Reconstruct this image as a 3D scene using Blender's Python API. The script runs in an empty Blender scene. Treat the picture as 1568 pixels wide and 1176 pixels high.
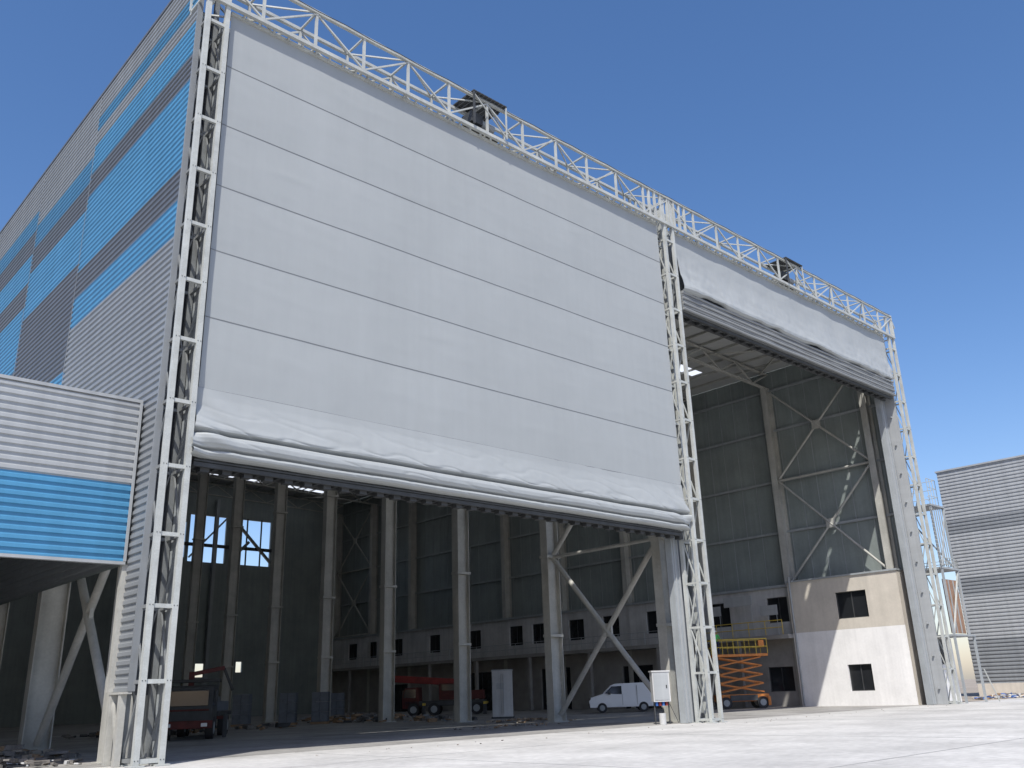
import bpy, math, random
from mathutils import Vector, Matrix, noise
random.seed(7)
S=bpy.context.scene
COL=S.collection
def N3(x,y,z=0): return noise.noise(Vector((x,y,z)))
# ---------------------------------------------------------------- materials
def mat(name,col,rough=0.6,metal=0.0,ns=2.0,na=0.12,bump=0.0,bs=20.0,stretch=(1,1,1),col2=None,fine=0.0,spec=0.4,streak=0.0):
    m=bpy.data.materials.new(name); m.use_nodes=True
    nt=m.node_tree; b=nt.nodes["Principled BSDF"]
    b.inputs["Roughness"].default_value=rough; b.inputs["Metallic"].default_value=metal
    b.inputs["Specular IOR Level"].default_value=spec
    tc=nt.nodes.new("ShaderNodeTexCoord"); mp=nt.nodes.new("ShaderNodeMapping")
    mp.inputs["Scale"].default_value=stretch
    nt.links.new(tc.outputs["Object"],mp.inputs["Vector"])
    n=nt.nodes.new("ShaderNodeTexNoise"); n.inputs["Scale"].default_value=ns; n.inputs["Detail"].default_value=8
    n.inputs["Roughness"].default_value=0.65
    nt.links.new(mp.outputs[0],n.inputs["Vector"])
    r=nt.nodes.new("ShaderNodeValToRGB")
    r.color_ramp.elements[0].position=0.3; r.color_ramp.elements[1].position=0.7
    lo=col2 if col2 else tuple(c*(1-na) for c in col); hi=tuple(min(1,c*(1+na*0.6)) for c in col)
    r.color_ramp.elements[0].color=(*lo,1); r.color_ramp.elements[1].color=(*hi,1)
    nt.links.new(n.outputs["Fac"],r.inputs["Fac"])
    out=r.outputs["Color"]
    def layer(out,scale,amt,strch=None):
        n2=nt.nodes.new("ShaderNodeTexNoise"); n2.inputs["Scale"].default_value=scale; n2.inputs["Detail"].default_value=5
        if strch:
            m2=nt.nodes.new("ShaderNodeMapping"); m2.inputs["Scale"].default_value=strch
            nt.links.new(tc.outputs["Object"],m2.inputs["Vector"]); nt.links.new(m2.outputs[0],n2.inputs["Vector"])
        else: nt.links.new(mp.outputs[0],n2.inputs["Vector"])
        mr=nt.nodes.new("ShaderNodeMapRange"); mr.inputs["From Min"].default_value=0.3; mr.inputs["From Max"].default_value=0.7
        mr.inputs["To Min"].default_value=1-amt; mr.inputs["To Max"].default_value=1.0+amt*0.3
        nt.links.new(n2.outputs["Fac"],mr.inputs["Value"])
        mx=nt.nodes.new("ShaderNodeVectorMath"); mx.operation='SCALE'
        nt.links.new(out,mx.inputs[0]); nt.links.new(mr.outputs[0],mx.inputs["Scale"]); return mx.outputs[0]
    if fine>0: out=layer(out,ns*14,fine)
    if streak>0: out=layer(out,1.0,streak,(3.0,3.0,0.12))
    nt.links.new(out,b.inputs["Base Color"])
    if bump>0:
        n3=nt.nodes.new("ShaderNodeTexNoise"); n3.inputs["Scale"].default_value=bs; n3.inputs["Detail"].default_value=6
        nt.links.new(mp.outputs[0],n3.inputs["Vector"])
        bp=nt.nodes.new("ShaderNodeBump"); bp.inputs["Strength"].default_value=bump; bp.inputs["Distance"].default_value=0.05
        nt.links.new(n3.outputs["Fac"],bp.inputs["Height"]); nt.links.new(bp.outputs[0],b.inputs["Normal"])
    return m
CONC=mat("apron_concrete",(0.53,0.52,0.49),0.9,ns=0.3,na=0.24,bump=0.3,bs=6,fine=0.16)  # pale, mottled concrete of the apron
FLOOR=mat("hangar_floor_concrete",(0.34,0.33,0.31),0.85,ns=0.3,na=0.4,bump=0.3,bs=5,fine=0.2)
EARTH=mat("dusty_earth",(0.36,0.31,0.25),0.95,ns=0.15,na=0.35,bump=0.6,bs=3,fine=0.25)
STEEL=mat("painted_steel",(0.46,0.475,0.45),0.5,ns=1.5,na=0.2,fine=0.1)
TSTEEL=mat("grey_steel_and_tower_shade",(0.20,0.21,0.21),0.6,ns=1.5,na=0.25,fine=0.08)  # plain dark grey; inside the left tower it stands in for shade
CREAM=mat("cream_painted_steel",(0.46,0.455,0.415),0.55,ns=0.8,na=0.22,fine=0.08,streak=.12)
GSTEEL=mat("grey_painted_steel",(0.34,0.365,0.375),0.55,ns=0.9,na=0.15,fine=0.05,streak=.12)
CLAD=mat("grey_cladding",(0.235,0.25,0.26),0.45,ns=0.5,na=0.1,stretch=(1,0.2,3),streak=.12)
CLADL=mat("light_grey_cladding",(0.36,0.375,0.38),0.45,ns=0.5,na=0.08,stretch=(0.2,0.2,3),streak=.12)
CLADD=mat("dark_grey_cladding",(0.115,0.125,0.14),0.45,ns=0.5,na=0.1,stretch=(1,0.2,3),streak=.12)
BLUE=mat("blue_cladding",(0.075,0.255,0.43),0.4,ns=0.5,na=0.1,stretch=(1,0.2,3),streak=.1)
BLUED=mat("deep_blue_cladding",(0.06,0.20,0.34),0.4,ns=0.5,na=0.1,stretch=(1,0.2,3),streak=.1)
LINER=mat("interior_liner_panel",(0.26,0.295,0.285),0.5,ns=0.4,na=0.18,fine=0.05,streak=.12)
ROOFM=mat("roof_sheet",(0.45,0.46,0.45),0.5,ns=0.5,na=0.12)
CLOTH=mat("pvc_fabric",(0.355,0.374,0.373),0.5,ns=0.22,na=0.05,bump=0.08,bs=1.3,fine=0.014,stretch=(1,1,0.6),streak=.025)
FOLD=mat("folded_fabric_edges",(0.26,0.27,0.27),0.6,ns=1,na=0.12)
SEAM=mat("fabric_seam",(0.20,0.21,0.215),0.6,ns=1,na=0.1)
BLACK=mat("black_rubber",(0.03,0.03,0.032),0.7,ns=3,na=0.2)
DARK=mat("dark_steel",(0.055,0.058,0.06),0.6,ns=2,na=0.3)
WHITEW=mat("white_plaster",(0.80,0.79,0.77),0.85,ns=0.5,na=0.1,bump=0.1,bs=8,fine=.04,streak=.08)
WHITEG=mat("grimy_white_plaster",(0.55,0.55,0.54),0.85,ns=0.5,na=0.2,bump=0.1,bs=8,fine=.04,streak=.15)
CREAMW=mat("cream_plaster",(0.58,0.535,0.46),0.85,ns=0.5,na=0.12,bump=0.1,bs=8,fine=.04,streak=.08)
GREYW=mat("grey_block_wall",(0.30,0.29,0.27),0.9,ns=0.6,na=0.25)
GLASS=mat("dark_window_glass",(0.02,0.022,0.025),0.1,ns=1,na=0.2,spec=0.6)
RUST=mat("rusty_panel",(0.33,0.20,0.13),0.8,ns=0.8,na=0.4,fine=0.2)
WPAINT=mat("white_car_paint",(0.75,0.76,0.76),0.3,ns=1,na=0.04)
RED=mat("red_machine_paint",(0.22,0.022,0.02),0.5,ns=2,na=0.4)
DRED=mat("shaded_grimy_red_paint",(0.10,0.018,0.015),0.6,ns=2,na=0.5)  # grime plus the hall's shade, mixed into one darker red
ORANGE=mat("orange_machine_paint",(0.62,0.22,0.05),0.55,ns=2,na=0.3)
YELLOW=mat("yellow_machine_paint",(0.60,0.44,0.07),0.55,ns=2,na=0.25)
REDL=mat("red_lamp_lens",(0.6,0.02,0.02),0.3,ns=2,na=0.1)
RUBBLE=mat("rubble",(0.20,0.185,0.17),0.95,ns=1.5,na=0.5,fine=0.3)
TARP=mat("blue_tarpaulin",(0.04,0.13,0.40),0.5,ns=3,na=0.3)
WOOD=mat("timber",(0.30,0.20,0.12),0.8,ns=3,na=0.3,stretch=(1,6,1))
GREYP=mat("grey_blue_pallet_goods",(0.14,0.16,0.19),0.6,ns=2,na=0.25)
HIVIS=mat("hi_vis_green_shirt",(0.10,0.60,0.14),0.8,ns=6,na=0.2)
NAVY=mat("navy_trousers",(0.03,0.04,0.09),0.85,ns=6,na=0.2)
SKIN=mat("skin",(0.45,0.27,0.18),0.6,ns=6,na=0.1)
SKYL=bpy.data.materials.new("translucent_rooflight"); SKYL.use_nodes=True
nt=SKYL.node_tree; nt.nodes.clear()
o=nt.nodes.new("ShaderNodeOutputMaterial"); t=nt.nodes.new("ShaderNodeBsdfTranslucent"); t.inputs[0].default_value=(0.6,0.62,0.62,1)
nt.links.new(t.outputs[0],o.inputs[0])

# ---------------------------------------------------------------- mesh builder
class MB:
    def __init__(s): s.v=[];s.f=[];s.mi=[];s.mats=[];s.sm=[]
    def k(s,m):
        if m not in s.mats: s.mats.append(m)
        return s.mats.index(m)
    def add(s,vs,fs,m,smooth=False):
        o=len(s.v); s.v+= [tuple(v) for v in vs]; k=s.k(m)
        for f in fs: s.f.append(tuple(i+o for i in f)); s.mi.append(k); s.sm.append(smooth)
    def quad(s,p,m): s.add(p,[tuple(range(len(p)))],m)
    def box(s,x0,x1,y0,y1,z0,z1,m):
        s.add([(x0,y0,z0),(x1,y0,z0),(x1,y1,z0),(x0,y1,z0),(x0,y0,z1),(x1,y0,z1),(x1,y1,z1),(x0,y1,z1)],
              [(0,3,2,1),(4,5,6,7),(0,1,5,4),(1,2,6,5),(2,3,7,6),(3,0,4,7)],m)
    def beam(s,p,q,w,h,m,up=(0,0,1)):
        p=Vector(p);q=Vector(q);d=(q-p).normalized();u=Vector(up)
        if abs(d.dot(u))>0.95:u=Vector((0,1,0))
        a=d.cross(u).normalized();b=a.cross(d).normalized();a=a*w/2;b=b*h/2
        vs=[p-a-b,p+a-b,p+a+b,p-a+b,q-a-b,q+a-b,q+a+b,q-a+b]
        s.add(vs,[(0,1,2,3),(7,6,5,4),(0,4,5,1),(1,5,6,2),(2,6,7,3),(3,7,4,0)],m)
    def tube(s,p,q,r,m,n=8,r2=None):
        p=Vector(p);q=Vector(q);d=(q-p).normalized();u=Vector((0,0,1))
        if abs(d.z)>0.95:u=Vector((0,1,0))
        a=d.cross(u).normalized();b=a.cross(d).normalized();r2=r if r2 is None else r2
        vs=[];fs=[]
        for i in range(n):
            t=2*math.pi*i/n;c=a*math.cos(t)+b*math.sin(t);vs.append(p+c*r);vs.append(q+c*r2)
        for i in range(n):
            j=(i+1)%n;fs.append((2*i,2*i+1,2*j+1,2*j))
        s.add(vs,fs,m,True)
        s.add(vs,[tuple(2*i for i in range(n)),tuple(2*i+1 for i in reversed(range(n)))],m)
    def ibeam(s,p,q,depth,fl,m,axis,t=0.04):
        p=Vector(p);q=Vector(q);ax=Vector(axis)
        for sg in(-1,1):
            o=ax*sg*(depth/2-t/2); s.beam(p+o,q+o,*( (fl,t) ),m,up=axis) if abs((q-p).normalized().dot(ax))<.9 else None
        s.beam(p,q,t*0.8,depth-2*t-0.004,m,up=axis)
    def prism(s,prof,y0,y1,m,top=None):
        n=len(prof); vs=[(x,y0 if not top else y0+top(z),z) for x,z in prof]+[(x,y1 if not top else y1-top(z),z) for x,z in prof]
        fs=[tuple(range(n)),tuple(reversed(range(n,2*n)))]+[(i,i+n,(i+1)%n+n,(i+1)%n) for i in range(n)]
        s.add(vs,fs,m)
    def corr(s,axis,c,u0,u1,z0,z1,m,out=-1,pitch=0.25,dep=0.045):
        zs=[];k=math.floor(z0/pitch)*pitch
        while k<z1+pitch:
            for f,d in((0,1),(0.42,1),(0.52,0),(0.9,0)): zs.append((k+f*pitch,d))
            k+=pitch
        pts=[(z,d) for z,d in zs if z0-1e-6<=z<=z1+1e-6]
        if not pts or pts[0][0]>z0+1e-4: pts=[(z0,pts[0][1] if pts else 1)]+pts
        if pts[-1][0]<z1-1e-4: pts.append((z1,pts[-1][1]))
        vs=[]
        for z,d in pts:
            cc=c+out*d*dep
            if axis=='x': vs+=[(cc,u0,z),(cc,u1,z)]
            else: vs+=[(u0,cc,z),(u1,cc,z)]
        s.add(vs,[(2*i,2*i+1,2*i+3,2*i+2) for i in range(len(pts)-1)],m)
    def obj(s,name,parent=None,bevel=0):
        me=bpy.data.meshes.new(name); me.from_pydata(s.v,[],s.f)
        for m in s.mats: me.materials.append(m)
        me.polygons.foreach_set("material_index",s.mi); me.polygons.foreach_set("use_smooth",s.sm); me.update()
        ob=bpy.data.objects.new(name,me); COL.objects.link(ob)
        if parent: ob.parent=parent
        if bevel:
            b=ob.modifiers.new("bevel","BEVEL"); b.width=bevel; b.segments=2; b.limit_method='ANGLE'
        return ob
def empty(name,loc=(0,0,0),rz=0,sc=1):
    e=bpy.data.objects.new(name,None); e.location=loc; e.rotation_euler=(0,0,rz); e.scale=(sc,sc,sc); COL.objects.link(e); return e
def grid(name,fn,nu,nv,m,parent=None):
    vs=[fn(i/nu,j/nv) for j in range(nv+1) for i in range(nu+1)]
    fs=[(j*(nu+1)+i,j*(nu+1)+i+1,(j+1)*(nu+1)+i+1,(j+1)*(nu+1)+i) for j in range(nv) for i in range(nu)]
    me=bpy.data.meshes.new(name); me.from_pydata(vs,[],fs); me.materials.append(m)
    me.polygons.foreach_set("use_smooth",[True]*len(fs)); me.update()
    ob=bpy.data.objects.new(name,me); COL.objects.link(ob); ob.parent=parent; return ob
def lerp(tab,v):
    v=v*(len(tab)-1); i=min(int(v),len(tab)-2); f=v-i
    return tuple(tab[i][k]*(1-f)+tab[i+1][k]*f for k in range(len(tab[0])))

FY=26.7
# ---------------------------------------------------------------- ground
g=MB(); g.quad([(-1500,-1500,0),(1500,-1500,0),(1500,1500,0),(-1500,1500,0)],EARTH); g.obj("ground")
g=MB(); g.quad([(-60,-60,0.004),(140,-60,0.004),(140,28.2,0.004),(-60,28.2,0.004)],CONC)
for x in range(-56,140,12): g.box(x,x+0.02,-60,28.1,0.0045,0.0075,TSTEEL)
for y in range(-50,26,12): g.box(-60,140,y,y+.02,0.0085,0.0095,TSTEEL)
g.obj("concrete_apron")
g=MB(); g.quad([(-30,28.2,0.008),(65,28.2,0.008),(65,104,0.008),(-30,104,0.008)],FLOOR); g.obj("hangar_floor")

# ---------------------------------------------------------------- hangar
H=empty("aircraft_hangar")
XL,XR=10.15,65.5; YB=104.3; YA=28.45
YC=[29.6+8.3*k for k in range(10)]
def zr(x): return 26.8+0.85*(1-abs(x-37.8)/27.7)
w=MB()
pat=[ (27.25,38,[(2.0,16.6,CLAD),(16.6,18,BLUE),(18,19.3,CLADD),(19.3,23,BLUE),(23,24.2,CLADD),(24.2,25.6,BLUE),(25.6,26.4,CLAD),(26.4,27.2,BLUED),(27.2,28.4,CLAD)]),
 (38,46.3,[(5.8,13.2,CLAD),(13.2,14.8,BLUE),(14.8,19.8,CLADD),(19.8,22.4,BLUE),(22.4,23.8,CLADD),(23.8,25.2,BLUED),(25.2,28.4,CLAD)]),
 (46.3,54.6,[(5.8,14.2,CLAD),(14.2,16,BLUE),(16,17.2,CLADD),(17.2,20.6,BLUE),(20.6,22,CLADD),(22,23.6,BLUE),(23.6,25,CLADD),(25,26.2,BLUED),(26.2,28.4,CLAD)]),
 (54.6,63,[(5.8,13.2,CLAD),(13.2,15.2,BLUE),(15.2,19,CLADD),(19,21.4,BLUE),(21.4,23.4,CLADD),(23.4,25,BLUED),(25,28.4,CLAD)]),
 (63,104.3,[(5.8,15,CLAD),(15,17,BLUE),(17,20,CLADD),(20,23,BLUED),(23,28.4,CLAD)])]
for y0,y1,bs in pat:
    for z0,z1,m in bs:
        if z0<5: w.corr('x',XL,y0,YA-.03,z0,5.8,m); z0=5.8
        w.corr('x',XL,y0,y1,z0,z1,m)
for y in (38,46.3,54.6,63): w.box(XL-0.055,XL-0.047,y-0.02,y+0.02,11.2,28.4,CLAD)
w.box(XL-0.08,XL+0.15,27.2,YB,28.4,28.52,CLADD)
w.box(XL-0.08,XL+0.12,27.18,27.245,2.0,28.39,CLAD)
w.obj("left_side_cladding",H)
w=MB()
w.quad([(XL+0.12,27.25,5.8),(XL+0.12,YB,5.8),(XL+0.12,YB,28.39),(XL+0.12,27.25,28.39)],LINER)
w.quad([(XL+0.12,62,0),(XL+0.12,YB,0),(XL+0.12,YB,5.8),(XL+0.12,62,5.8)],LINER)
w.corr('x',XR,28.3,YB,0,27.4,CLAD,out=1)
w.quad([(XR-0.3,28.6,9),(XR-0.3,YB,9),(XR-0.3,YB,26.9),(XR-0.3,28.6,26.9)],LINER)
y=29.2
while y<YB-0.1:
    w.box(XR-0.33,XR-0.301,y,y+0.05,9.05,26.8,GSTEEL); y+=1.38
for z in (13.1,17.25,21.5,25): w.box(XR-0.5,XR-0.335,28.7,YB-.1,z,z+0.18,GSTEEL)
w.obj("interior_wall_liner",H)
def wallgrid(mb,axis,c,u0,u1,z0,z1,holes,m,rev=0.25,back=None,sgn=1):
    us=sorted(set([u0,u1]+[h[0] for h in holes]+[h[1] for h in holes])); zs=sorted(set([z0,z1]+[h[2] for h in holes]+[h[3] for h in holes]))
    P=(lambda u,z,d=0:(c+sgn*d,u,z)) if axis=='x' else (lambda u,z,d=0:(u,c+sgn*d,z))
    for i in range(len(us)-1):
        for j in range(len(zs)-1):
            uc=(us[i]+us[i+1])/2; zc=(zs[j]+zs[j+1])/2
            if any(h[0]<uc<h[1] and h[2]<zc<h[3] for h in holes): continue
            mb.quad([P(us[i],zs[j]),P(us[i+1],zs[j]),P(us[i+1],zs[j+1]),P(us[i],zs[j+1])],m)
    for a,b,e,f in holes:
        for q in ([(a,e),(b,e)],[(b,e),(b,f)],[(b,f),(a,f)],[(a,f),(a,e)]):
            (p0,p1)=q; mb.quad([P(*p0),P(*p1),P(*p1,rev),P(*p0,rev)],m)
        if back: mb.quad([P(a,e,rev-.01),P(b,e,rev-.01),P(b,f,rev-.01),P(a,f,rev-.01)],back)
        if back:
            t=0.06; d0,d1=rev-.08,rev-.02
            for (ua,ub,za,zb) in ((a,a+t,e,f),(b-t,b,e,f),(a,b,f-t,f),(a,b,e,e+t),((a+b)/2-t/2,(a+b)/2+t/2,e,f)):
                if axis=='x': mb.box(min(c+sgn*d0,c+sgn*d1),max(c+sgn*d0,c+sgn*d1),ua+.003,ub-.003,za+.003,zb-.003,DARK)
w=MB()
holes=[(41.5,43.6,18,22.2),(44.0,48.6,17.6,23.2),(49.2,54.6,17.6,23.2),(46,47.4,4.5,6.0),(51,51.8,5,6.2)]
wallgrid(w,'y',YB,XL,XR,0,27.6,holes,LINER,rev=0.3)
for x in (45.6,47.1,51.2,53.1): w.box(x,x+0.15,YB-0.2,YB-0.05,17.5,23.3,DARK)
w.beam((44,YB-.3,18),(48.6,YB-.3,23.2),.18,.18,GSTEEL); w.beam((54.6,YB-.3,18),(49.2,YB-.3,23.2),.3,.3,TSTEEL); w.beam((49.2,YB-.35,18),(51.5,YB-.35,20.4),.3,.3,TSTEEL)
w.box(41.4,54.9,YB-0.15,YB-0.02,19.4,19.8,DARK)
w.obj("rear_wall",H)
w=MB(); w.box(XL+.2,XR-.05,28.35,28.45,25.4,26.85,LINER)
w.quad([(XL+.2,28.4,26.85),(XR-.05,28.4,26.85),(37.8,28.4,zr(37.8))],CLAD)
w.box(10.2,11.1,28.1,28.14,1.9,26.8,CLADD); w.box(36.98,37.98,28.1,28.14,.02,26.8,CLADD); w.box(63.95,65.45,28.1,28.14,.02,26.8,CLADL)  # wall strips behind towers: shade painted dark left and centre, brightness pale right
w.obj("front_header_and_shade_backing",H)
w=MB()
xs=[XL+.12,15,23,25,33,35.5,40.5,43,51,53,61,XR-.31]
for k in range(len(YC)):
    y0=YC[k]-1.2 if k==0 else YC[k]; y1=YC[k+1] if k<9 else YB
    ys=[y0,y0+(3.6 if k else 4.6),y0+(4.7 if k else 5.7),y1] if k<9 else [y0,y1]
    for i in range(len(xs)-1):
        for j in range(len(ys)-1):
            sk=(j==1 and i in(1,3,7,9))
            w.quad([(xs[i],ys[j],zr(xs[i])),(xs[i+1],ys[j],zr(xs[i+1])),(xs[i+1],ys[j+1],zr(xs[i+1])),(xs[i],ys[j+1],zr(xs[i]))],SKYL if sk else ROOFM)
w.obj("roof",H)
w=MB()
for y in YC:
    for a,b in((10.6,37.8),(37.8,65)):
        za,zb=zr(a)-.28,zr(b)-.28
        w.beam((a,y,za),(b,y,zb),.3,.12,CREAM); w.beam((a,y,za-1.3),(b,y,zb-1.3),.3,.12,CREAM)
        n=12
        for i in range(n):
            x0=a+(b-a)*i/n; x1=a+(b-a)*(i+1)/n
            p0=(x0,y,zr(x0)-.3); q0=(x1,y,zr(x1)-1.55)
            if i%2: p0=(x0,y,zr(x0)-1.55); q0=(x1,y,zr(x1)-.3)
            w.beam(p0,q0,.12,.12,CREAM)
x=12
while x<65:
    w.box(x,x+.09,28.6,YB-.05,zr(x)-.2,zr(x)-.03,CREAM); x+=1.9
for a in(12,57):
    for k in range(0,9,2):
        w.beam((a,YC[k],zr(a)-.5),(a+7,YC[k+1],zr(a+7)-.5),.1,.1,CREAM); w.beam((a+7,YC[k],zr(a)-.52),(a,YC[k+1],zr(a)-.52),.1,.1,CREAM)
w.obj("roof_trusses",H)
w=MB()
def column(x,y,d,fl,m,ax=(1,0,0),zt=25.2):
    w.ibeam((x,y,.02),(x,y,zt),d,fl,m,ax)
    w.box(x-d*.62,x+d*.62,y-fl*.7,y+fl*.7,.012,.06,m)
for i,y in enumerate(YC):
    column(38.0,y,.95,.55,CREAM)
    w.box(37.45,38.55,y-.34,y+.34,9.1,9.25,CREAM); w.box(37.45,38.55,y-.34,y+.34,17.2,17.35,CREAM)
    w.box(37.48,38.52,y-.31,y+.31,4.6,4.75,CREAM)
    column(10.85,y,1.0,.5,CREAM); column(64.65,y,.9,.5,CREAM)
for x in(20,29,47,56): column(x,YB-.6,.5,.4,GSTEEL,(0,1,0))
w.obj("interior_columns",H)
w=MB()
def xb(x,y0,y1,z0,z1,m,r=.15):
    w.tube((x,y0,z0),(x,y1,z1),r,m,10); w.tube((x+.02,y1,z0),(x+.02,y0,z1),r,m,10)
    w.box(x-.06,x+.08,(y0+y1)/2-.35,(y0+y1)/2+.35,(z0+z1)/2-.35,(z0+z1)/2+.35,m)
for k in (0,):
    for z0,z1 in((.4,9.0),(9.3,17.1),(17.4,24.8)): xb(38,YC[k]+.3,YC[k+1]-.3,z0,z1,CREAM)
for k in (0,8):
    for z0,z1 in((.4,9.0),(9.3,17.1),(17.4,24.8)): xb(10.85,YC[k]+.3,YC[k+1]-.3,z0,z1,CREAM)
    for z0,z1 in((9.3,17.1),(17.4,24.8)): xb(64.5,YC[k]+.3,YC[k+1]-.3,z0,z1,CREAM,.09)
for x in(38,10.85,64.6):
    for z in(9.15,17.25):
        for k in (0,8): w.tube((x,YC[k],z),(x,YC[k+1],z),.1,CREAM)
w.obj("column_bracing",H)
def tower(name,x0,x1,zt=27.9,y0=26.7,y1=27.5,side=STEEL):
    w=MB(); c=.17
    for x in(x0,x1):
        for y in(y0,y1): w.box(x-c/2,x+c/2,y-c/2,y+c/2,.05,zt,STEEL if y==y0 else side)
    for x in(x0,x1):
        for y in(y0,y1): w.box(x-.2,x+.2,y-.2,y+.2,.008,.05,STEEL)
    zs=[.15]+[2.25+2.1*i for i in range(12)]
    for i,z in enumerate(zs):
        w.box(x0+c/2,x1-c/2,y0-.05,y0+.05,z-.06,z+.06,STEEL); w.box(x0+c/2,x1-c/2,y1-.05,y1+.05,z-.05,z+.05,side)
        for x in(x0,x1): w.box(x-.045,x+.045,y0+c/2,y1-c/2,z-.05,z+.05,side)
        if i<len(zs)-1:
            z2=zs[i+1]; a,b=(y0+.1,y1-.1) if i%2 else (y1-.1,y0+.1)
            for x in(x0,x1): w.beam((x,a,z+.05),(x,b,z2-.05),.055,.055,side)
            a,b=(x0+.1,x1-.1) if i%2 else (x1-.1,x0+.1)
            w.beam((a,y1,z+.05),(b,y1,z2-.05),.055,.055,side)
            for x in(x0,x1):
                for s_ in(-.045,.045): w.tube((x+s_,y0-c/2-.012,z+.02),(x+s_,y0-c/2,z+.02),.016,DARK,6)
    return w.obj(name,H)
tower("lattice_tower_left",10.28,11.0,y1=27.75,side=TSTEEL); tower("lattice_tower_centre",37.0,37.75); tower("lattice_tower_right",64.15,64.9)  # left tower's side and back members coloured darker as painted shade
w=MB()
w.box(11.12,11.3,28.0,28.7,.02,26.0,GSTEEL); w.box(11.12,11.2,26.95,27.9,.02,26.1,GSTEEL)
for xa,xb_ in((36.4,36.95),(38.1,38.6),(63.0,63.65)):
    w.box(xa,xb_,27.7,28.08,.02,26.0,GSTEEL)
    w.box(xa+.1,xa+.16,27.64,27.697,.05,25.9,CLADL); w.box(xb_-.16,xb_-.1,27.64,27.697,.05,25.9,CLADL)
w.box(63.72,63.8,26.95,27.7,.02,26.1,CLADL)
for i in range(10): w.box(63.55,63.71,27.3,27.4,1+i*2.1,1.15+i*2.1,CLADL)
w.obj("door_guide_columns",H)
w=MB()
for y in(27.6,28.35): w.box(10.0,10.18,y-.09,y+.09,.01,1.93,CREAM)
w.beam((10.1,27.6,.1),(10.1,28.35,1.85),.08,.08,CREAM); w.box(9.98,10.2,27.2,28.45,1.93,1.99,CREAM); w.box(9.98,10.2,28.43,28.65,2.0,5.72,CREAM)
w.obj("corner_post",H)
w=MB()
ya,yb=26.62,27.95; zb,zt=26.35,28.1; X0,X1=10.1,65.0; n=24; dx=(X1-X0)/n
for y in(ya,yb):
    w.box(X0,X1,y-.08,y+.08,zb-.08,zb+.08,STEEL); w.box(X0,X1,y-.07,y+.07,zt-.07,zt+.07,STEEL)
for i in range(n+1):
    x=X0+i*dx
    for y in(ya,yb): w.box(x-.05,x+.05,y-.05,y+.05,zb+.08,zt-.07,STEEL)
    for z in(zb,zt): w.box(x-.04,x+.04,ya+.08,yb-.08,z-.04,z+.04,STEEL)
    if i<n:
        x2=x+dx; s=i%2
        for y in(ya,yb): w.beam((x if s else x2,y,zb+.1),(x2 if s else x,y,zt-.1),.07,.07,STEEL)
        w.beam((x,ya if s else yb,zb),(x2,yb if s else ya,zb),.06,.06,STEEL); w.beam((x,yb if s else ya,zt),(x2,ya if s else yb,zt),.06,.06,STEEL)
x=10.4
while x<64.8:
    w.box(x,x+.07,26.66,26.82,zb-.2,zb-.085,STEEL); x+=.62
for dxx in(-1.6,-1.1,-.6,0,.6,1.1,1.6):
    for y in(ya,yb): w.box(37.35+dxx-.06,37.35+dxx+.06,y-.062,y+.062,zb+.08,zt-.07,STEEL)
w.beam((64.9,ya,27.9),(65.3,ya,27.2),.1,.1,STEEL)
for i in range(40):
    xa=10.6+i*1.35; w.tube((xa,26.5,zt+.02-.05*(i%2)),(xa+1.35,26.5,zt+.02-.05*((i+1)%2)),.018,DARK,5)
w.obj("top_lattice_girder",H)
w=MB()
for cx in(23.9,50.8):
    for k in range(9): w.box(cx-1.05+k*.235,cx-1.05+k*.235+.2,26.4,28.1,28.22,28.27,DARK)
    w.box(cx-1.05,cx+1.05,27.0,27.1,28.18,28.215,DARK)
    w.box(cx-.8,cx-.1,26.9,27.6,26.95,27.5,DARK); w.tube((cx-.1,27.25,27.25),(cx+.8,27.25,27.25),.22,GSTEEL,16)
    w.box(cx-.9,cx+.9,26.75,27.85,26.5,26.65,DARK)
    w.beam((cx-1.0,26.45,26.45),(cx-1.0,26.45,28.2),.08,.08,DARK); w.beam((cx+1.0,26.45,26.45),(cx+1.0,26.45,28.2),.06,.06,STEEL)
    w.beam((cx-1.0,26.45,28.1),(cx+1.0,26.45,26.5),.05,.05,STEEL)
w.obj("hoist_motors",H)

# ---------------------------------------------------------------- fabric doors
YD=26.88
seams=[23.85,21.34,18.83,16.31,13.8]
def doff(x,z):
    fr=((26.35-z)%2.51)/2.51
    return .018*math.sin(math.pi*fr)+.018*N3(x*.18,z*.25,1)+.006*N3(x*1.1,z*.7,2)+.008*max(0,N3(x*.5,z*2.2,6))+.010*max(0,N3(x*.35+z*.9,z*1.6-x*.2,16)-.25)
def d1(u,v):
    x=11.22+u*(36.58-11.22); z=26.2+(11.3-26.2)*v
    return (x,YD-doff(x,z),z)
grid("door_fabric_upper",d1,220,180,CLOTH,H)
prof=[(0.01,11.3),(.03,11.0),(.08,10.7),(.14,10.4),(.19,10.15),(.23,9.98),(.22,9.9),(.08,9.84),(.0,9.79),(.18,9.75),(.31,9.68),(.36,9.57),(.36,9.42),(.30,9.31),(.14,9.27),(.12,9.24),(.27,9.20),(.31,9.13),(.27,9.05),(.15,9.0),(-.1,8.98)]
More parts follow.
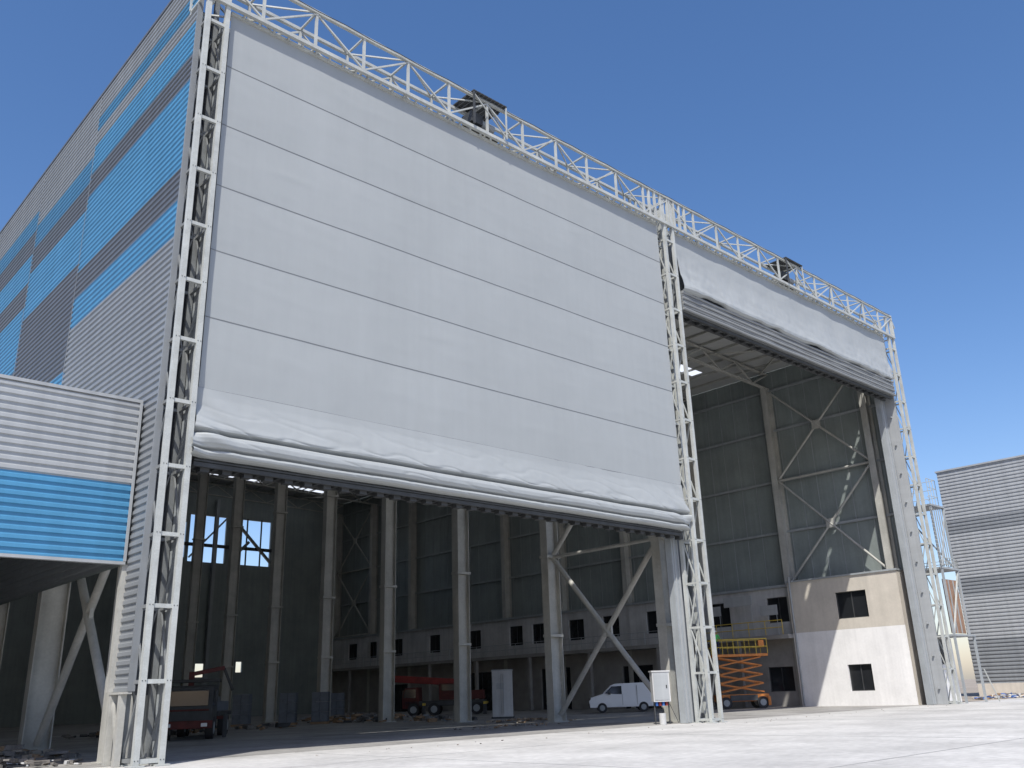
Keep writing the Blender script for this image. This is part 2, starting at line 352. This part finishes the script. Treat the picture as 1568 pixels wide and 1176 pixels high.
def d1b(u,v):
    off,z=lerp(prof,v)
    e=min(u,1-u)*25.4; env=max(0,1-e/1.8)
    x=11.2+u*(36.6-11.2)+(-1 if u<.5 else 1)*.16*min(1,v*2.2)*max(0,1-e/2.5)
    a=min(1,v*2.5); lo=1 if v<.4 else .4
    cr=abs(N3(x*.55+z*.9,z*1.6,31))
    off+=a*lo*(.08*N3(x*.22,z*.8,5)+.05*N3(x*1.0+z*.8,z*1.3,8)+.018*N3(x*3,z*3,3)-.07*max(0,.12-cr)/.12*.6)
    off+=env*.17*math.sin(z*5+x*4)*a
    z+=a*.03*N3(x*.4,2,9)
    return (x,YD-off-.004,z)
grid("door_fabric_gathered",d1b,360,130,CLOTH,H)
def strip(w,z,h=.015,pr=.012):
    n=120
    for i in range(n):
        xa=11.22+25.36*i/n; xb_=11.22+25.36*(i+1)/n
        za=z+.012*N3(xa*.3,z,3); zb_=z+.012*N3(xb_*.3,z,3)
        ya_,yb_=YD-doff(xa,z)-pr,YD-doff(xb_,z)-pr
        w.add([(xa,ya_,za-h),(xb_,yb_,zb_-h),(xb_,yb_,zb_+h),(xa,ya_,za+h)],[(0,1,2,3)],SEAM,True)
        w.add([(xa,ya_,za+h),(xb_,yb_,zb_+h),(xb_,yb_+pr+.01,zb_+h*1.8),(xa,ya_+pr+.01,za+h*1.8)],[(0,1,2,3)],CLOTH,True)
        w.add([(xa,ya_+pr+.01,za-h*1.8),(xb_,yb_+pr+.01,zb_-h*1.8),(xb_,yb_,zb_-h),(xa,ya_,za-h)],[(0,1,2,3)],SEAM,True)
w=MB()
for z in seams+[11.3]: strip(w,z)
w.box(11.2,36.6,YD-.1,YD+.08,26.14,26.26,STEEL)
w.box(38.1,63.5,YD-.1,YD+.08,26.14,26.26,STEEL)
w.obj("door_fabric_seams",H)
grid("door_fabric_inner",lambda u,v:(11.22+u*25.36,27.65,26.2-v*17.1),10,10,CLOTH,H)
w=MB()
for y in(27.0,27.6): w.box(11.3,36.4,y-.06,y+.06,8.72,8.86,DARK)
x=11.4
while x<36.2:
    w.box(x,x+.1,27.06,27.54,8.75,8.83,DARK); w.box(x+.2,x+.5,27.1,27.4,8.6,8.8,DARK); x+=.75
w.box(11.3,36.4,26.9,27.7,8.88,8.94,DARK)
w.obj("door_bottom_beam",H)
prof2=[(0,26.2),(.02,25.5),(.05,24.8),(.12,24.1),(.20,23.5),(.30,23.05),(.38,22.8),(.37,22.65),(.25,22.58),(.1,22.56)]
def d2(u,v):
    off,z=lerp(prof2,v); e=min(u,1-u)*25.4; env=max(0,1-e/5)
    x=38.15+u*(63.5-38.15); a=v**1.2
    off+=a*(1+env)*(.15*N3(x*.35+z*.6,z*.6,15)+.09*N3(x*1.1+z*1.0,z*1.2,18)+.04*N3(x*2.6,z*2.4,13))+.04*N3(x*.6,z*.8,4)
    z+=a*(.10*math.sin(x*1.1+N3(x*.5,0,0)*3)*(1 if v>.5 else 0)*(v-.5)*2) + .02
    return (x,YD-off,z)
grid("raised_door_fabric",d2,320,90,CLOTH,H)
w=MB()
for i in range(7):
    z=22.46-i*.165; n=60
    for k in range(n):
        xa=38.15+25.37*k/n; xb_=38.15+25.37*(k+1)/n
        f=lambda x_:(YD-.15+.05*(i%2)-.03*N3(x_*.5,i*3.1,0), z+.03*N3(x_*.4,i*1.7,4))
        (y1_,z1_),(y2_,z2_)=f(xa),f(xb_)
        w.tube((xa,y1_,z1_),(xb_,y2_,z2_),.085,FOLD if i%2==0 else SEAM,10)
w.box(38.15,63.5,YD-.05,27.6,21.4,22.55,SEAM)
for y in(27.0,27.5): w.box(38.2,63.4,y-.08,y+.08,21.2,21.38,DARK)
x=38.3
while x<63.4: w.box(x,x+.2,27.1,27.4,21.14,21.3,DARK); x+=.9
w.obj("raised_door_folds",H)
grid("raised_door_fabric_inner",lambda u,v:(38.15+u*25.35,27.65,26.2-v*3.6),10,4,CLOTH,H)

# ---------------------------------------------------------------- offices inside
w=MB()
wallgrid(w,'x',63.4,28.8,37.5,5.25,9.0,[(31.3,33.7,6.0,7.9)],CREAMW,back=GLASS)
wallgrid(w,'x',63.38,28.8,37.5,0,5.25,[(31.7,33.5,1.0,2.8)],WHITEW,back=GLASS)
w.quad([(63.38,28.8,0),(65.1,28.8,0),(65.1,28.8,9),(63.38,28.8,9)],CREAMW)
w.quad([(63.38,37.5,0),(65.1,37.5,0),(65.1,37.5,9),(63.38,37.5,9)],WHITEW)
w.box(63.3,65.15,28.75,37.6,9.0,9.12,GSTEEL)
wins=[39,44.5,51.3,56.5,60.9,66,69.4,75.9,82.9,90,95.3,99.6]
wallgrid(w,'x',64.2,37.5,YB,5.2,8.8,[(y-1,y+1,6.2,8.1) for y in wins],WHITEG,back=GLASS)
wallgrid(w,'x',64.22,37.5,YB,0,4.9,[(38.4,40.6,1.1,2.9),(52,55.5,.02,3.6),(62,66,.02,3.8),(73,77,.02,3.8),(88,91,.02,3)],GREYW,back=GLASS)
w.box(62.7,65.1,37.52,YB-.1,4.9,5.2,GREYW); w.box(64.0,65.15,37.62,YB-.1,8.8,9.0,GSTEEL)
y=38
while y<YB-1:
    w.tube((62.8,y,5.2),(62.8,y,6.3),.03,YELLOW if y<47 else GSTEEL,6); y+=1.5
for z in(5.75,6.28):
    w.tube((62.8,38,z),(62.8,46.9,z),.035,YELLOW,6); w.tube((62.8,47,z),(62.8,YB-1,z),.03,GSTEEL,6)
for y in range(42,103,8): w.box(62.75,63.05,y,y+.3,.02,4.89,GREYW)
w.tube((63.2,37.2,.1),(63.2,37.2,9.4),.07,GSTEEL)
for y,z,l in((40.6,7.6,2.6),(38.4,6.7,1.5),(43.6,7.0,1.4)): w.box(63.0,63.06,y,y+l,z,z+.75,CLADL); w.tube((63.03,y+.1,5.2),(63.03,y+.1,z),.025,GSTEEL,6)
w.obj("interior_offices",H)

# ---------------------------------------------------------------- annex
A=empty("hangar_annex")
w=MB()
w.corr('y',YA,-30,10.02,8.2,10.9,CLADL); w.corr('y',YA,-30,10.02,5.8,8.2,BLUE)
w.box(-30,10.05,YA-.08,YA+.1,10.9,11.0,CLADL); w.box(-30,10.03,YA-.1,YA+.1,5.7,5.79,CLADL)
w.box(9.97,10.05,YA-.1,YA-.05,5.8,10.89,CLADL)
w.quad([(-30,YA+.02,10.88),(10.1,YA+.02,10.88),(10.1,60,10.88),(-30,60,10.88)],ROOFM)
w.quad([(-30,YA+.2,5.8),(10.0,YA+.2,5.8),(10.0,YA+.2,10.85),(-30,YA+.2,10.85)],LINER)
w.quad([(-30,60,0),(10.1,60,0),(10.1,60,10.8),(-30,60,10.8)],LINER)
w.quad([(-30,YA,0),(-30,60,0),(-30,60,10.8),(-30,YA,10.8)],LINER)
for x in(-8,1.5):
    for y in(29.6,37.9,46.2,54.5): w.ibeam((x,y,.02),(x,y,10.7),.5,.4,CREAM,(1,0,0))
for y in(29.6,37.9,46.2,54.5): w.box(-30,10.0,y-.12,y+.12,10.1,10.75,GSTEEL)
w.obj("annex_shell",A)

# ---------------------------------------------------------------- neighbouring warehouse
B=empty("neighbouring_warehouse")
w=MB()
bands=[(1.1,5,CLAD),(5,9,CLADL),(9,10.6,CLAD),(10.6,14.7,CLADL),(14.7,16,CLAD),(16,20.9,CLADL)]
for z0,z1,m in bands:
    w.corr('x',90,5,35.2,z0,z1,m,pitch=.33,dep=.06)
    w.corr('y',5,90,130,z0,z1,m,pitch=.33,dep=.06)
w.box(89.9,130,5.05,35.1,0,1.1,CREAMW); w.box(90.03,130,5.05,35.18,1.1,20.8,CLAD); w.box(89.85,130.1,4.9,35.3,20.9,21.05,CLADL)
for y in(12,20): w.box(89.86,89.92,y,y+.1,1.1,20.9,CLADL)
w.obj("warehouse_shell",B)
T=empty("external_access_tower")
w=MB()
def deck(x1,z): w.box(65.7,x1+.1,26.5,29.5,z,z+.12,GSTEEL)
def posts(xs,z0,z1):
    for x in xs:
        for y in(26.6,29.4): w.box(x-.07,x+.07,y-.07,y+.07,z0,z1,GSTEEL)
posts((65.8,69.1),.01,4.4); posts((65.8,68.4),4.53,9.0); posts((65.8,67.9),9.13,13.5)
deck(69.1,4.4); deck(68.5,9.0); deck(67.9,13.5)
def rail(x1,z,h=1.1):
    pts=[(65.75,26.55),(x1,26.55),(x1,29.45),(65.75,29.45)]
    for i in range(3):
        a,b=pts[i],pts[i+1]
        for hh in(h,h*.66,h*.33): w.tube((*a,z+hh),(*b,z+hh),.022,STEEL,6)
        for k in range(4): 
            f=k/3; w.tube((a[0]+(b[0]-a[0])*f,a[1]+(b[1]-a[1])*f,z),(a[0]+(b[0]-a[0])*f,a[1]+(b[1]-a[1])*f,z+h),.022,STEEL,6)
rail(67.2,13.6,1.9); rail(68.5,9.1,.7)
for i in range(6): 
    x=65.95+i*.36; w.beam((x,26.6,9.2),(x,26.6,13.45),.05,.05,GSTEEL)
w.beam((65.8,26.5,9.2),(67.9,26.5,13.4),.09,.09,GSTEEL); w.beam((67.9,26.6,9.2),(67.9,29.4,13.4),.09,.09,GSTEEL)
w.box(65.9,68.3,26.75,26.8,4.6,8.3,RUST); w.beam((65.9,26.6,4.6),(68.4,26.6,8.9),.1,.1,STEEL)
for x in(66.7,67.5): w.box(x,x+.08,26.68,26.74,4.6,8.3,GSTEEL)
w.box(65.75,69.0,28.2,28.3,.02,4.35,WHITEW); w.box(66.4,68.0,28.14,28.19,2.6,4.3,GLASS)
w.beam((69.0,26.3,2.2),(69.4,25.8,.02),.06,.06,STEEL)
for k in range(18): w.box(65.3,65.7,26.45,26.5,9.3+k*.28,9.33+k*.28,STEEL)
w.obj("access_tower_frame",T)

# ---------------------------------------------------------------- props
def wheel(w,x,y,z,r,wd,n=18):
    w.tube((x,y-wd/2,z),(x,y+wd/2,z),r,BLACK,n); w.tube((x,y-wd/2-.012,z),(x,y+wd/2+.012,z),r*.55,GSTEEL,n)
E=empty("white_van",(54.6,47.4,.01),math.radians(-46),1.12)
w=MB()
prof=[(-2.2,.35),(-2.24,.75),(-2.1,.98),(-1.35,1.18),(-.75,1.72),(-.45,1.83),(1.95,1.86),(2.12,1.75),(2.2,.9),(2.2,.35)]
w.prism(prof,-.88,.88,WPAINT,top=lambda z:max(0,(z-1.0))*.12)
w.prism([(-1.22,1.22),(-.72,1.66),(-.05,1.68),(-.05,1.15)],-.90,.90,GLASS,top=lambda z:max(0,(z-1.0))*.12)
w.prism([(-1.33,1.2),(-.76,1.70),(-.74,1.66),(-1.28,1.17)],-.72,.72,GLASS)
w.box(-2.27,-2.2,-.8,.8,.35,.62,DARK); w.box(2.18,2.25,-.85,.85,.35,.6,DARK)
w.box(-2.22,-2.0,-.84,-.5,.78,.95,GLASS); w.box(-2.22,-2.0,.5,.84,.78,.95,GLASS)
for y in(-.8,.62): w.box(2.15,2.21,y,y+.18,.95,1.45,REDL)
w.box(2.0,2.175,-.6,.6,1.1,1.6,GLASS)
w.box(-.03,-.015,-.89,.89,.45,1.15,DARK); w.box(.95,.965,-.89,.89,.45,1.7,DARK)
for y in(-1.0,.88): w.box(-.95,-.8,y,y+.12,1.15,1.35,DARK)
for x in(-1.4,1.35):
    for y in(-.8,.8): wheel(w,x,y,.32,.32,.2)
w.obj("van_body",E,bevel=.02)
E=empty("scissor_lift",(60.2,40.6,.01),math.radians(-42))
w=MB()
w.box(-1.9,1.9,-.75,.75,.5,1.0,ORANGE); w.box(-1.0,1.0,-.95,.95,.55,.95,DARK)
for x in(-1.35,1.35):
    for y in(-.85,.85): wheel(w,x,y,.42,.42,.3)
for x in(-1.9,1.7): w.box(x,x+.2,-1.1,-.92,.2,.8,ORANGE)
for s in range(4):
    z0=1.15+s*.62; z1=z0+.6
    for y in(-.7,.7):
        w.beam((-1.6,y,z0),(1.6,y,z1),.09,.16,ORANGE,up=(0,1,0)); w.beam((1.6,y*.88,z0),(-1.6,y*.88,z1),.09,.16,ORANGE,up=(0,1,0))
    for x in(-1.6,1.6): w.tube((x,-.75,z1),(x,.75,z1),.05,DARK)
w.box(-2.1,2.1,-.95,.95,3.66,3.84,ORANGE)
for y in(-.93,.93):
    for z in(4.35,4.9): w.tube((-2.1,y,z),(2.1,y,z),.035,YELLOW,6)
    for k in range(6): w.tube((-2.1+k*.84,y,3.84),(-2.1+k*.84,y,4.9),.03,YELLOW,6)
for x in(-2.1,2.1):
    for z in(4.35,4.9): w.tube((x,-.93,z),(x,.93,z),.035,YELLOW,6)
w.box(1.5,1.9,-.9,-.6,4.3,4.8,ORANGE)
w.obj("lift_body",E)
E=empty("mobile_crane",(51.9,65.2,.01),math.radians(-44),1.05)
w=MB()
w.box(-3.4,3.2,-1.15,1.15,.75,1.15,DARK); w.prism([(-3.6,.6),(-3.65,1.4),(-3.4,2.2),(-2.3,2.25),(-2.2,.6)],-1.15,1.15,DRED)
w.prism([(-3.56,1.45),(-3.38,2.08),(-2.5,2.12),(-2.5,1.4)],-1.17,1.17,GLASS); w.box(-3.68,-3.5,-.9,.9,1.45,2.05,GLASS)
w.box(-.6,1.6,-1.0,.3,1.2,2.5,DRED); w.box(-.5,.9,.35,1.05,1.2,2.8,GSTEEL); w.box(-.4,.8,-1.05,-1.0,1.9,2.4,GLASS)
w.box(1.8,3.1,-1.0,1.0,1.2,1.9,DRED)
w.beam((1.4,0,2.5),(-4.6,0,3.0),.5,.55,RED); w.beam((-4.6,0,3.0),(-5.4,0,3.07),.36,.4,DARK)
w.tube((-5.2,0,3.0),(-5.2,0,1.9),.03,DARK); w.box(-5.3,-5.1,-.12,.12,1.6,1.9,YELLOW)
w.tube((.4,0,1.6),(-1.6,0,2.7),.13,STEEL)
for x in(-2.7,-1.0,1.4,2.5):
    for y in(-1.0,1.0): wheel(w,x,y,.5,.5,.34)
for x in(-1.8,3.2): w.box(x-.12,x+.12,-1.5,1.5,.8,.98,YELLOW); w.box(x-.15,x+.15,-1.55,-1.4,0.01,.8,DARK)
w.obj("crane_body",E,bevel=.03)
E=empty("flatbed_truck",(20.9,46.6,.01),math.radians(58))
w=MB()
w.prism([(-3.6,.6),(-3.68,1.4),(-3.45,2.35),(-1.9,2.45),(-1.8,.6)],-1.15,1.15,DARK)  # near-black cab colour holds dirt and painted-in hall shade
w.box(-3.7,-3.53,-.95,.95,1.5,2.2,GLASS); w.prism([(-3.5,1.5),(-3.36,2.2),(-2.3,2.25),(-2.3,1.5)],-1.17,1.17,GLASS)
w.box(-3.8,-3.6,-1.2,1.2,.5,.85,DRED); w.box(-3.72,-3.66,-1.0,1.0,1.28,1.36,DRED)
for y in(-.98,.66): w.box(-3.84,-3.8,y,y+.28,.58,.74,WPAINT)
w.box(-1.7,4.2,-1.2,1.2,1.0,1.2,DARK)
for i in range(5): w.box(-1.5,4.0,-1.05+i*.44,-.75+i*.44,1.22,1.7+.25*(i%3),CLADD if i%2 else GREYP)
w.beam((-1.6,.2,1.3),(-1.6,.2,3.1),.25,.25,DRED); w.beam((-1.6,.2,3.0),(-.6,-1.2,3.3),.18,.2,DRED); w.beam((-.6,-1.2,3.3),(-.6,-1.7,2.2),.12,.14,DARK)
w.box(-1.9,-1.3,-1.2,1.2,2.6,2.75,DARK)
for x in(-2.8,1.8,3.0):
    for y in(-1.0,1.0): wheel(w,x,y,.5,.5,.34)
for y in(-1.32,1.22): w.box(-3.6,-3.5,y,y+.1,1.7,2.2,DARK)
for y in(-1.5,1.5): w.box(-1.3,-1.1,y-.1,y+.1,.01,1.1,DARK)
w.box(-1.28,-1.12,-1.55,1.55,.85,1.0,DRED)
w.obj("truck_body",E,bevel=.03)
E=empty("tool_container",(43.8,48.9,.01),math.radians(-43))
w=MB(); w.box(-.7,.7,-.7,.7,.12,3.1,WHITEG); w.box(-.74,.74,-.74,.74,3.1,3.18,GSTEEL); w.box(-.78,.78,-.78,.78,.0,.12,DARK)
for x in(-.64,.02): w.box(x,x+.62,-.73,-.702,.2,3.0,WHITEG)
for x in(-.08,.08): w.tube((x,-.76,.3),(x,-.76,2.9),.015,GSTEEL,6)
w.box(-.4,.1,-.745,-.731,1.9,2.3,CLADL)
w.obj("container_body",E)
E=empty("power_distribution_board",(35.75,28.6,.01),math.radians(-35))
w=MB(); w.box(-.42,.42,-.2,.2,1.0,2.35,WHITEG); w.box(-.46,.46,-.24,.24,2.35,2.41,WHITEG)
for x in(-.35,.35): w.box(x-.03,x+.03,-.03,.03,0,1.0,DARK)
w.box(-.36,.36,-.225,-.202,1.08,2.28,CLADL); w.box(.22,.28,-.24,-.226,1.6,1.75,DARK)
for i in range(4): w.box(-.3+i*.16,-.2+i*.16,-.12,.1,.82,.998,RED if i%2 else TARP)
w.beam((.4,0,.9),(.75,-.1,.02),.03,.03,DARK); w.tube((-.2,-.7,0),(-.2,-.7,.5),.16,WHITEG,14)
w.obj("board_body",E)
for i,(x,y) in enumerate(((33.5,60),(35.2,58.5),(31,62),(45,72))):
    E=empty("wrapped_pallet",(x,y,.01),math.radians(-40)); w=MB()
    for k in range(3): w.box(-.6,-.0+.6,-.5+k*.42,-.34+k*.42,0,.12,WOOD)
    w.box(-.6,.6,-.5,.5,.12,.15,WOOD)
    for k in range(3):
        for j in range(2): w.box(-.56+j*.57,-.01+j*.57,-.46,.46,.16+k*.66,.8+k*.66,GREYP)
    w.obj("pallet_load",E,bevel=.02)
def rubble(name,cx,cy,rx,ry,n,h,s,mats):
    w=MB()
    for i in range(n):
        a=random.random()*6.283; r=random.random()**.7
        x=cx+math.cos(a)*r*rx; y=cy+math.sin(a)*r*ry; ss=s*random.uniform(.3,1.3); z=h*(1-r)*random.random()
        m=random.choice(mats); c=Vector((x,y,z+ss*.2+.01))
        R=Matrix.Rotation(random.random()*6,3,'Z')@Matrix.Rotation(random.uniform(-.4,.4),3,'X')
        sx,sy,sz=ss*random.uniform(.5,1.6),ss*random.uniform(.4,1),ss*random.uniform(.15,.5)
        vs=[c+R@Vector((a_*sx*random.uniform(.7,1),b*sy*random.uniform(.7,1),e*sz*random.uniform(.7,1))) for a_ in(-.5,.5) for b in(-.5,.5) for e in(-.5,.5)]
        w.add(vs,[(0,1,3,2),(4,6,7,5),(0,4,5,1),(2,3,7,6),(0,2,6,4),(1,5,7,3)],m)
    return w.obj(name)
rubble("rubble_pile",7.5,31,3.2,1.6,120,.3,.25,[RUBBLE,RUBBLE,EARTH,WHITEG])
rubble("rubble_pile",9.2,36,2.5,4,150,.4,.35,[RUBBLE,RUBBLE,EARTH,WOOD])
rubble("rubble_pile",33,36,4,1.3,60,.1,.18,[RUBBLE,RUBBLE,EARTH,WOOD])
rubble("rubble_pile",38.5,41,2.5,3.5,90,.2,.25,[RUBBLE,WOOD,EARTH])
rubble("rubble_pile",40,60,4,12,240,.5,.5,[RUBBLE,WOOD,DARK,CLAD])
rubble("rubble_pile",24,55,7,4,160,.5,.5,[RUBBLE,WOOD,DARK])
rubble("debris_pile",82,30,6,1.5,200,.3,.35,[RUBBLE,TARP,TARP,WHITEG,WOOD,CREAMW])
rubble("scattered_stones",40,25.8,26,1.1,60,0,.05,[RUBBLE,EARTH])

# ---------------------------------------------------------------- worker
def skin(name,pts,edges,rad,m,parent,root=0,sub=2):
    me=bpy.data.meshes.new(name); me.from_pydata(pts,edges,[]); me.materials.append(m)
    ob=bpy.data.objects.new(name,me); COL.objects.link(ob); ob.parent=parent
    md=ob.modifiers.new("s","SKIN"); md.use_smooth_shade=True
    sv=me.skin_vertices[0].data
    for i,r in enumerate(rad): sv[i].radius=(r,r) if not isinstance(r,tuple) else r; sv[i].use_root=(i==root)
    if sub: mm=ob.modifiers.new("ss","SUBSURF"); mm.levels=sub; mm.render_levels=sub
    return ob
E=empty("construction_worker",(58.95,41.45,3.86),math.radians(-40))
P=[(0,0,.95),(0,0,1.12),(0,0,1.3),(0,.0,1.43),(-.19,0,1.40),(-.27,-.06,1.14),(-.2,-.26,1.06),(.19,0,1.40),(.27,-.06,1.14),(.2,-.26,1.06)]
skin("shirt_torso_and_arms",P,[(0,1),(1,2),(2,3),(3,4),(4,5),(5,6),(3,7),(7,8),(8,9)],[(.15,.11),(.14,.1),(.17,.11),(.1,.08),.065,.048,.038,.065,.048,.038],HIVIS,E)
skin("trousers",[(0,0,.95),(-.1,0,.88),(-.12,-.02,.48),(-.13,.02,.09),(.1,0,.88),(.12,-.02,.48),(.13,.02,.09)],[(0,1),(1,2),(2,3),(0,4),(4,5),(5,6)],[(.15,.11),.1,.07,.055,.1,.07,.055],NAVY,E)
skin("boots",[(-.13,.03,.07),(-.13,-.14,.045)],[(0,1)],[.055,.045],BLACK,E); skin("boots_right",[(.13,.03,.07),(.13,-.14,.045)],[(0,1)],[.055,.045],BLACK,E)
skin("head_and_neck",[(0,0,1.45),(0,-.005,1.54),(0,-.01,1.62),(0,0,1.70),(0,-.11,1.61)],[(0,1),(1,2),(2,3),(2,4)],[.055,.06,(.08,.1),(.07,.085),.014],SKIN,E)
for sx in(-1,1):
    b=Vector((.2*sx,-.28,1.055)); pts=[b,b+Vector((-.01*sx,-.07,0))];ed=[(0,1)];rd=[.03,.034]
    for k in range(4):
        o=Vector(((k-1.5)*.021,-.075,0)); L=[.065,.075,.07,.055][k]; i=len(pts)
        pts+=[b+o+Vector((0,-L*.5,-.005)),b+o+Vector((0,-L*.8,-.04))]; ed+=[(1,i),(i,i+1)]; rd+=[.009,.008]
    i=len(pts); pts+=[b+Vector((-.045*sx,-.05,-.01)),b+Vector((-.05*sx,-.09,-.02))]; ed+=[(0,i),(i,i+1)]; rd+=[.011,.009]
    skin("hand",pts,ed,rd,SKIN,E,sub=1)
w=MB()
vs=[];fs=[]
for j in range(6):
    t=j/5*math.pi/2
    for i in range(16):
        a=i/16*6.2832; vs.append((.115*math.cos(t)*math.cos(a),-.005+.135*math.cos(t)*math.sin(a),1.67+.11*math.sin(t)))
for j in range(5):
    for i in range(16): fs.append((j*16+i,j*16+(i+1)%16,(j+1)*16+(i+1)%16,(j+1)*16+i))
w.add(vs,fs,WPAINT,True); w.prism([(-.1,1.665),(.1,1.665),(.1,1.675),(-.1,1.675)],-.19,-.05,WPAINT)
for x in(-.035,.035): w.tube((x,-.108,1.635),(x,-.113,1.635),.012,DARK,8)
w.box(-.025,.025,-.102,-.097,1.565,1.573,REDL)
for x in(-.092,.082): w.box(x,x+.01,-.02,.02,1.59,1.65,SKIN)
w.obj("helmet_and_face",E)

# ---------------------------------------------------------------- light
sun=Vector((-1,-.80,1.78)).normalized()
L=bpy.data.lights.new("sun","SUN"); L.energy=5.0; L.angle=math.radians(.5); L.color=(1,.965,.90)
lo=bpy.data.objects.new("sun",L); lo.rotation_euler=(-sun).to_track_quat('-Z','Y').to_euler(); COL.objects.link(lo); lo.location=(0,0,60)
W=bpy.data.worlds.new("World"); S.world=W; W.use_nodes=True; nt=W.node_tree
bg=nt.nodes["Background"]; sk=nt.nodes.new("ShaderNodeTexSky"); sk.sky_type='NISHITA'; sk.sun_disc=False
sk.sun_elevation=math.asin(sun.z); sk.sun_rotation=math.atan2(sun.x,sun.y)%(2*math.pi); sk.air_density=1.0; sk.dust_density=1.0; sk.ozone_density=2.8
hs=nt.nodes.new("ShaderNodeHueSaturation"); hs.inputs["Saturation"].default_value=1.22; hs.inputs["Value"].default_value=1.22
vm=nt.nodes.new("ShaderNodeVectorMath"); vm.operation='MULTIPLY'; vm.inputs[1].default_value=(1.14,0.985,1.0)
nt.links.new(sk.outputs[0],hs.inputs["Color"]); nt.links.new(hs.outputs[0],vm.inputs[0]); nt.links.new(vm.outputs[0],bg.inputs[0]); bg.inputs[1].default_value=.14
S.view_settings.view_transform='Standard'; S.view_settings.look='None'; S.view_settings.exposure=0
# ---------------------------------------------------------------- camera
cx=Vector((0.7378,-0.6743,-0.0315)).normalized(); cz=Vector((-0.6451,-0.6907,-0.3268)).normalized(); cy=cz.cross(cx).normalized(); cx=cy.cross(cz)
c=bpy.data.cameras.new("camera"); c.sensor_width=36; c.lens=1370/1568*36; c.clip_end=4000; c.clip_start=.1
co=bpy.data.objects.new("camera",c); COL.objects.link(co)
M=Matrix((cx,cy,cz)).transposed().to_4x4(); M.translation=(0,0,1.6); co.matrix_world=M; S.camera=co
